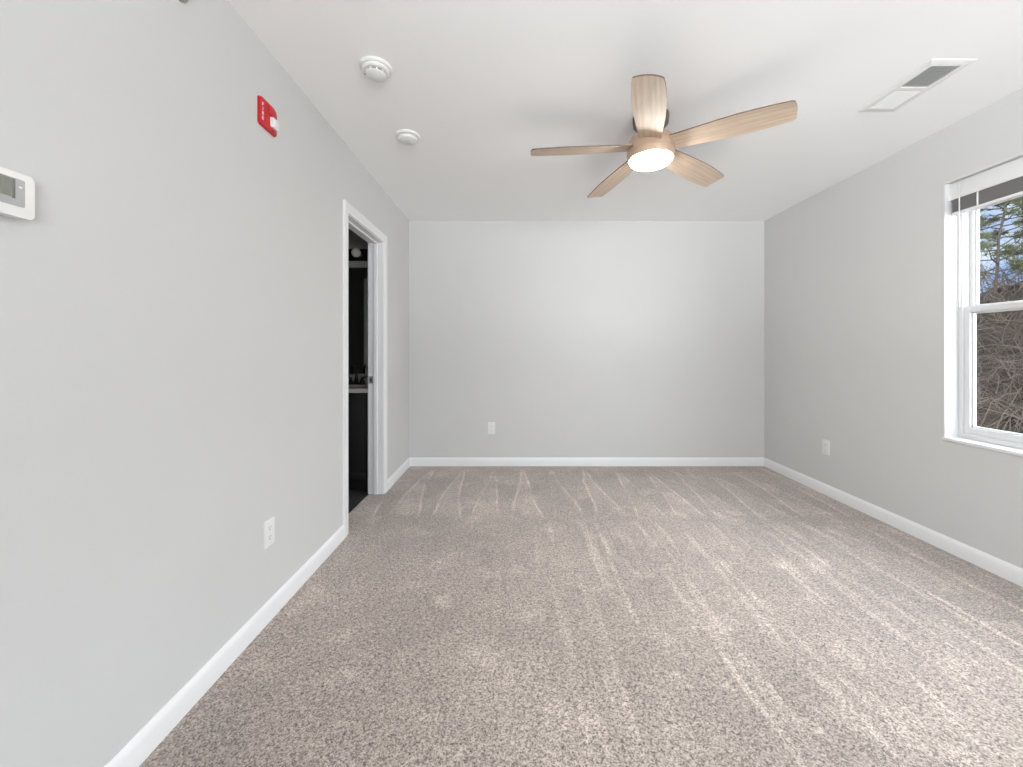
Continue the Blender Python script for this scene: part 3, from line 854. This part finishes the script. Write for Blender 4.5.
def outlet(loc, rz, label):
    root = thing('wall_outlet', label, 'outlet', loc, rz, 'white duplex outlets on the walls')
    b = MB(); b.prism(rrect(0.070, 0.115, 0.004), -0.006, 0, 'y', 0.0025, 3); b.build('cover_plate', M['plastic'], root)
    for s in (-1, 1):
        zc = s * 0.0195
        b = MB()
        pts = [(0.0172 * math.cos(R(a)), zc + max(-0.0135, min(0.0135, 0.0172 * math.sin(R(a))))) for a in range(0, 360, 10)]
        b.prism(pts, -0.0072, -0.005, 'y', 0.0005, 1); f = b.build('receptacle', M['plastic'], root)
        b = MB()
        b.box(-0.0078, -0.0058, -0.0076, -0.0070, zc - 0.001, zc + 0.0075); b.box(0.0058, 0.0078, -0.0076, -0.0070, zc, zc + 0.0070)
        b.lathe([(0.0024, -0.0076), (0.0024, -0.0070)], 12, 'y', m=Matrix.Translation((0, 0, zc - 0.0075)))
        b.build('slots', M['slot'], f, smooth=False)
    b = MB(); b.lathe([(0.0032, -0.0055), (0.0032, -0.0068), (0, -0.0070)], 14, 'y'); b.build('screw', M['plastic'], root)
    return root
first = outlet((XL, 1.706, 0.371), R(90), 'white wall outlet low on the left wall before the doorway')
c = copy_tree(first); c.location = (-0.233, YB, 0.376); c.rotation_euler = (0, 0, 0); c['label'] = 'white wall outlet low on the far wall'
c = copy_tree(first); c.location = (XR, 3.18, 0.376); c.rotation_euler = (0, 0, R(-90)); c['label'] = 'white wall outlet low on the right wall between corner and window'

# ------------------------------------------------------------------ outside: brushy bank and a pine
def litter():
    m = bpy.data.materials.new('leaf_litter'); m.use_nodes = True
    t = m.node_tree; b = t.nodes['Principled BSDF']
    g = N(t, 'ShaderNodeNewGeometry')
    n1 = N(t, 'ShaderNodeTexNoise'); n1.inputs['Scale'].default_value = 3.2; n1.inputs['Detail'].default_value = 8; n1.inputs['Roughness'].default_value = 0.7
    t.links.new(g.outputs['Position'], n1.inputs['Vector'])
    t.links.new(mixc(t, maprange(t, n1.outputs[0], 0.35, 0.66, 0, 1), srgb(20, 18, 16), srgb(42, 37, 33)), b.inputs['Base Color'])
    b.inputs['Roughness'].default_value = 0.95; b.inputs['Specular IOR Level'].default_value = 0.0
    return m
M['litter'] = litter()
M['twig'] = mat('dry_vine', srgb(64, 56, 50), 0.9, noise=0.45, nscale=1.2, spec=0.0)
M['bark'] = mat('pine_bark', srgb(62, 57, 55), 0.9, noise=0.3, nscale=9, bump=0.4, bscale=30, spec=0.0)
M['needle'] = mat('pine_needles', srgb(82, 85, 62), 0.8, noise=0.3, nscale=2.0, spec=0.05)

def bank_z(x, y):
    s = max(0.0, min(1.0, (x - 6.5) / 9.0))
    return -0.9 + 3.7 * (s * s * (3 - 2 * s)) + 0.25 * math.sin(y * 0.7 + x * 0.4) * s + 0.15 * math.sin(1.9 * y - x)*s
bm2 = bmesh.new()
nx, ny = 40, 88
grid = [[bm2.verts.new((XR + TR + 0.3 + (30 - 3) * i / nx, -4 + 44 * j / ny, bank_z(XR + TR + 0.3 + 27 * i / nx, -4 + 44 * j / ny))) for j in range(ny + 1)] for i in range(nx + 1)]
for i in range(nx):
    for j in range(ny):
        bm2.faces.new((grid[i][j], grid[i + 1][j], grid[i + 1][j + 1], grid[i][j + 1]))
b = MB(); b._merge(bm2)
struct(b.build('ground', M['litter']), 'brown leaf covered bank rising outside the window', 'ground')

rnd = random.Random(3)
bm2 = bmesh.new()
for k in range(6600):
    x = rnd.uniform(6.8, 16.0); y = rnd.uniform(1.5, 19.0) if k < 4600 else rnd.uniform(19.0, 36.0)
    z = bank_z(x, y)
    L = rnd.uniform(0.7, 2.2); a = rnd.uniform(0, 2 * PI)
    lean = rnd.uniform(0.1, 1.5)
    p = Vector((x, y, z - 0.05)); d = Vector((math.cos(a) * lean, math.sin(a) * lean, 1)).normalized()
    pts = [p.copy()]
    ns = 7
    for i in range(ns):
        d = (d + Vector((rnd.gauss(0, .28), rnd.gauss(0, .28), rnd.gauss(-0.10, .25)))).normalized()
        p = p + d * (L / ns); pts.append(p.copy())
    r = rnd.uniform(0.004, 0.012)
    tube_into(bm2, pts, [r * (1 - 0.6 * i / ns) for i in range(ns + 1)], 3)
me = bpy.data.meshes.new('brush_thicket'); bm2.to_mesh(me); bm2.free(); me.materials.append(M['twig'])
o = bpy.data.objects.new('brush_thicket', me); COL.objects.link(o)
tag(o, 'tangle of bare brown vines and brush on the bank outside', 'brush', kind='stuff')

# pine: bent trunk, limbs and needle tufts
px_, py_ = 14.0, 11.55
def P(pxl, pyl, depth=11.55):
    return Vector(((pxl - 515) / 400 * depth, depth, 1.165 + (350 - pyl) / 400 * depth))
pine = thing('pine_tree', 'pine tree with bent trunk seen through the upper sash', 'tree', (px_, py_, bank_z(px_, py_)))
trunk = [Vector((px_ - 0.1, py_, bank_z(px_, py_) - 0.2)), P(996, 318), P(995.5, 290), P(998, 262), P(998.5, 240), P(1003, 220), P(1006, 205), P(1006, 180), P(1008, 140), P(1007, 90), P(1010, 40)]
b = MB(); b.tube(trunk, [0.06, 0.038, 0.033, 0.031, 0.030, 0.028, 0.025, 0.022, 0.018, 0.013, 0.007], 10)
rel(b, pine).build('trunk', M['bark'], pine)
bl_ = MB(); nb = bmesh.new(); lb = bmesh.new()
rnd = random.Random(11)
def tuft(c, d, s):
    for q in range(16):
        dd = (d * 0.5 + Vector((rnd.gauss(0, 1), rnd.gauss(0, 1), rnd.gauss(0.15, 0.7)))).normalized()
        L = s * rnd.uniform(0.7, 1.2); w = 0.011
        sd_ = dd.cross(Vector((rnd.random(), rnd.random(), 1))).normalized() * w
        e = c + dd * L
        v = [nb.verts.new(c - sd_), nb.verts.new(c + sd_), nb.verts.new(e)]
        nb.faces.new(v)
def along(ts):
    i = min(int(ts * (len(trunk) - 1)), len(trunk) - 2); f = ts * (len(trunk) - 1) - i
    return trunk[i].lerp(trunk[i + 1], f)
for k in range(60):
    ts = 0.24 + 0.74 * k / 59
    base = along(ts)
    a = k * 2.4 + rnd.uniform(-.4, .4)
    L = rnd.uniform(0.7, 1.5) * (1.15 - 0.7 * ts)
    d = Vector((math.cos(a), math.sin(a), rnd.uniform(-0.15, 0.35))).normalized()
    pts = [base.copy()]; p = base.copy()
    for i in range(6):
        d = (d + Vector((rnd.gauss(0, .15), rnd.gauss(0, .15), rnd.gauss(0.03, .12)))).normalized()
        p = p + d * (L / 6); pts.append(p.copy())
        if i >= 2:
            for q in range(3):
                tuft(p + Vector((rnd.gauss(0, .10), rnd.gauss(0, .10), rnd.gauss(0.02, .06))), d, 0.16)
            side = d.cross(Vector((0, 0, 1))).normalized() * rnd.choice((-1, 1))
            e = p + (side + d * 0.6).normalized() * L * 0.28 + Vector((0, 0, rnd.uniform(-.03, .1)))
            tube_into(lb, [p, p.lerp(e, .5) + Vector((0, 0, .02)), e], [0.009, 0.007, 0.004], 4)
            for q in range(4):
                tuft(p.lerp(e, rnd.uniform(.3, 1.05)), side, 0.15)
    tube_into(lb, pts, [0.022, 0.019, 0.016, 0.013, 0.010, 0.008, 0.005], 5)
bl_._merge(lb); rel(bl_, pine).build('limbs', M['bark'], pine)
bn = MB(); bn._merge(nb); rel(bn, pine).build('needles', M['needle'], pine, smooth=False)
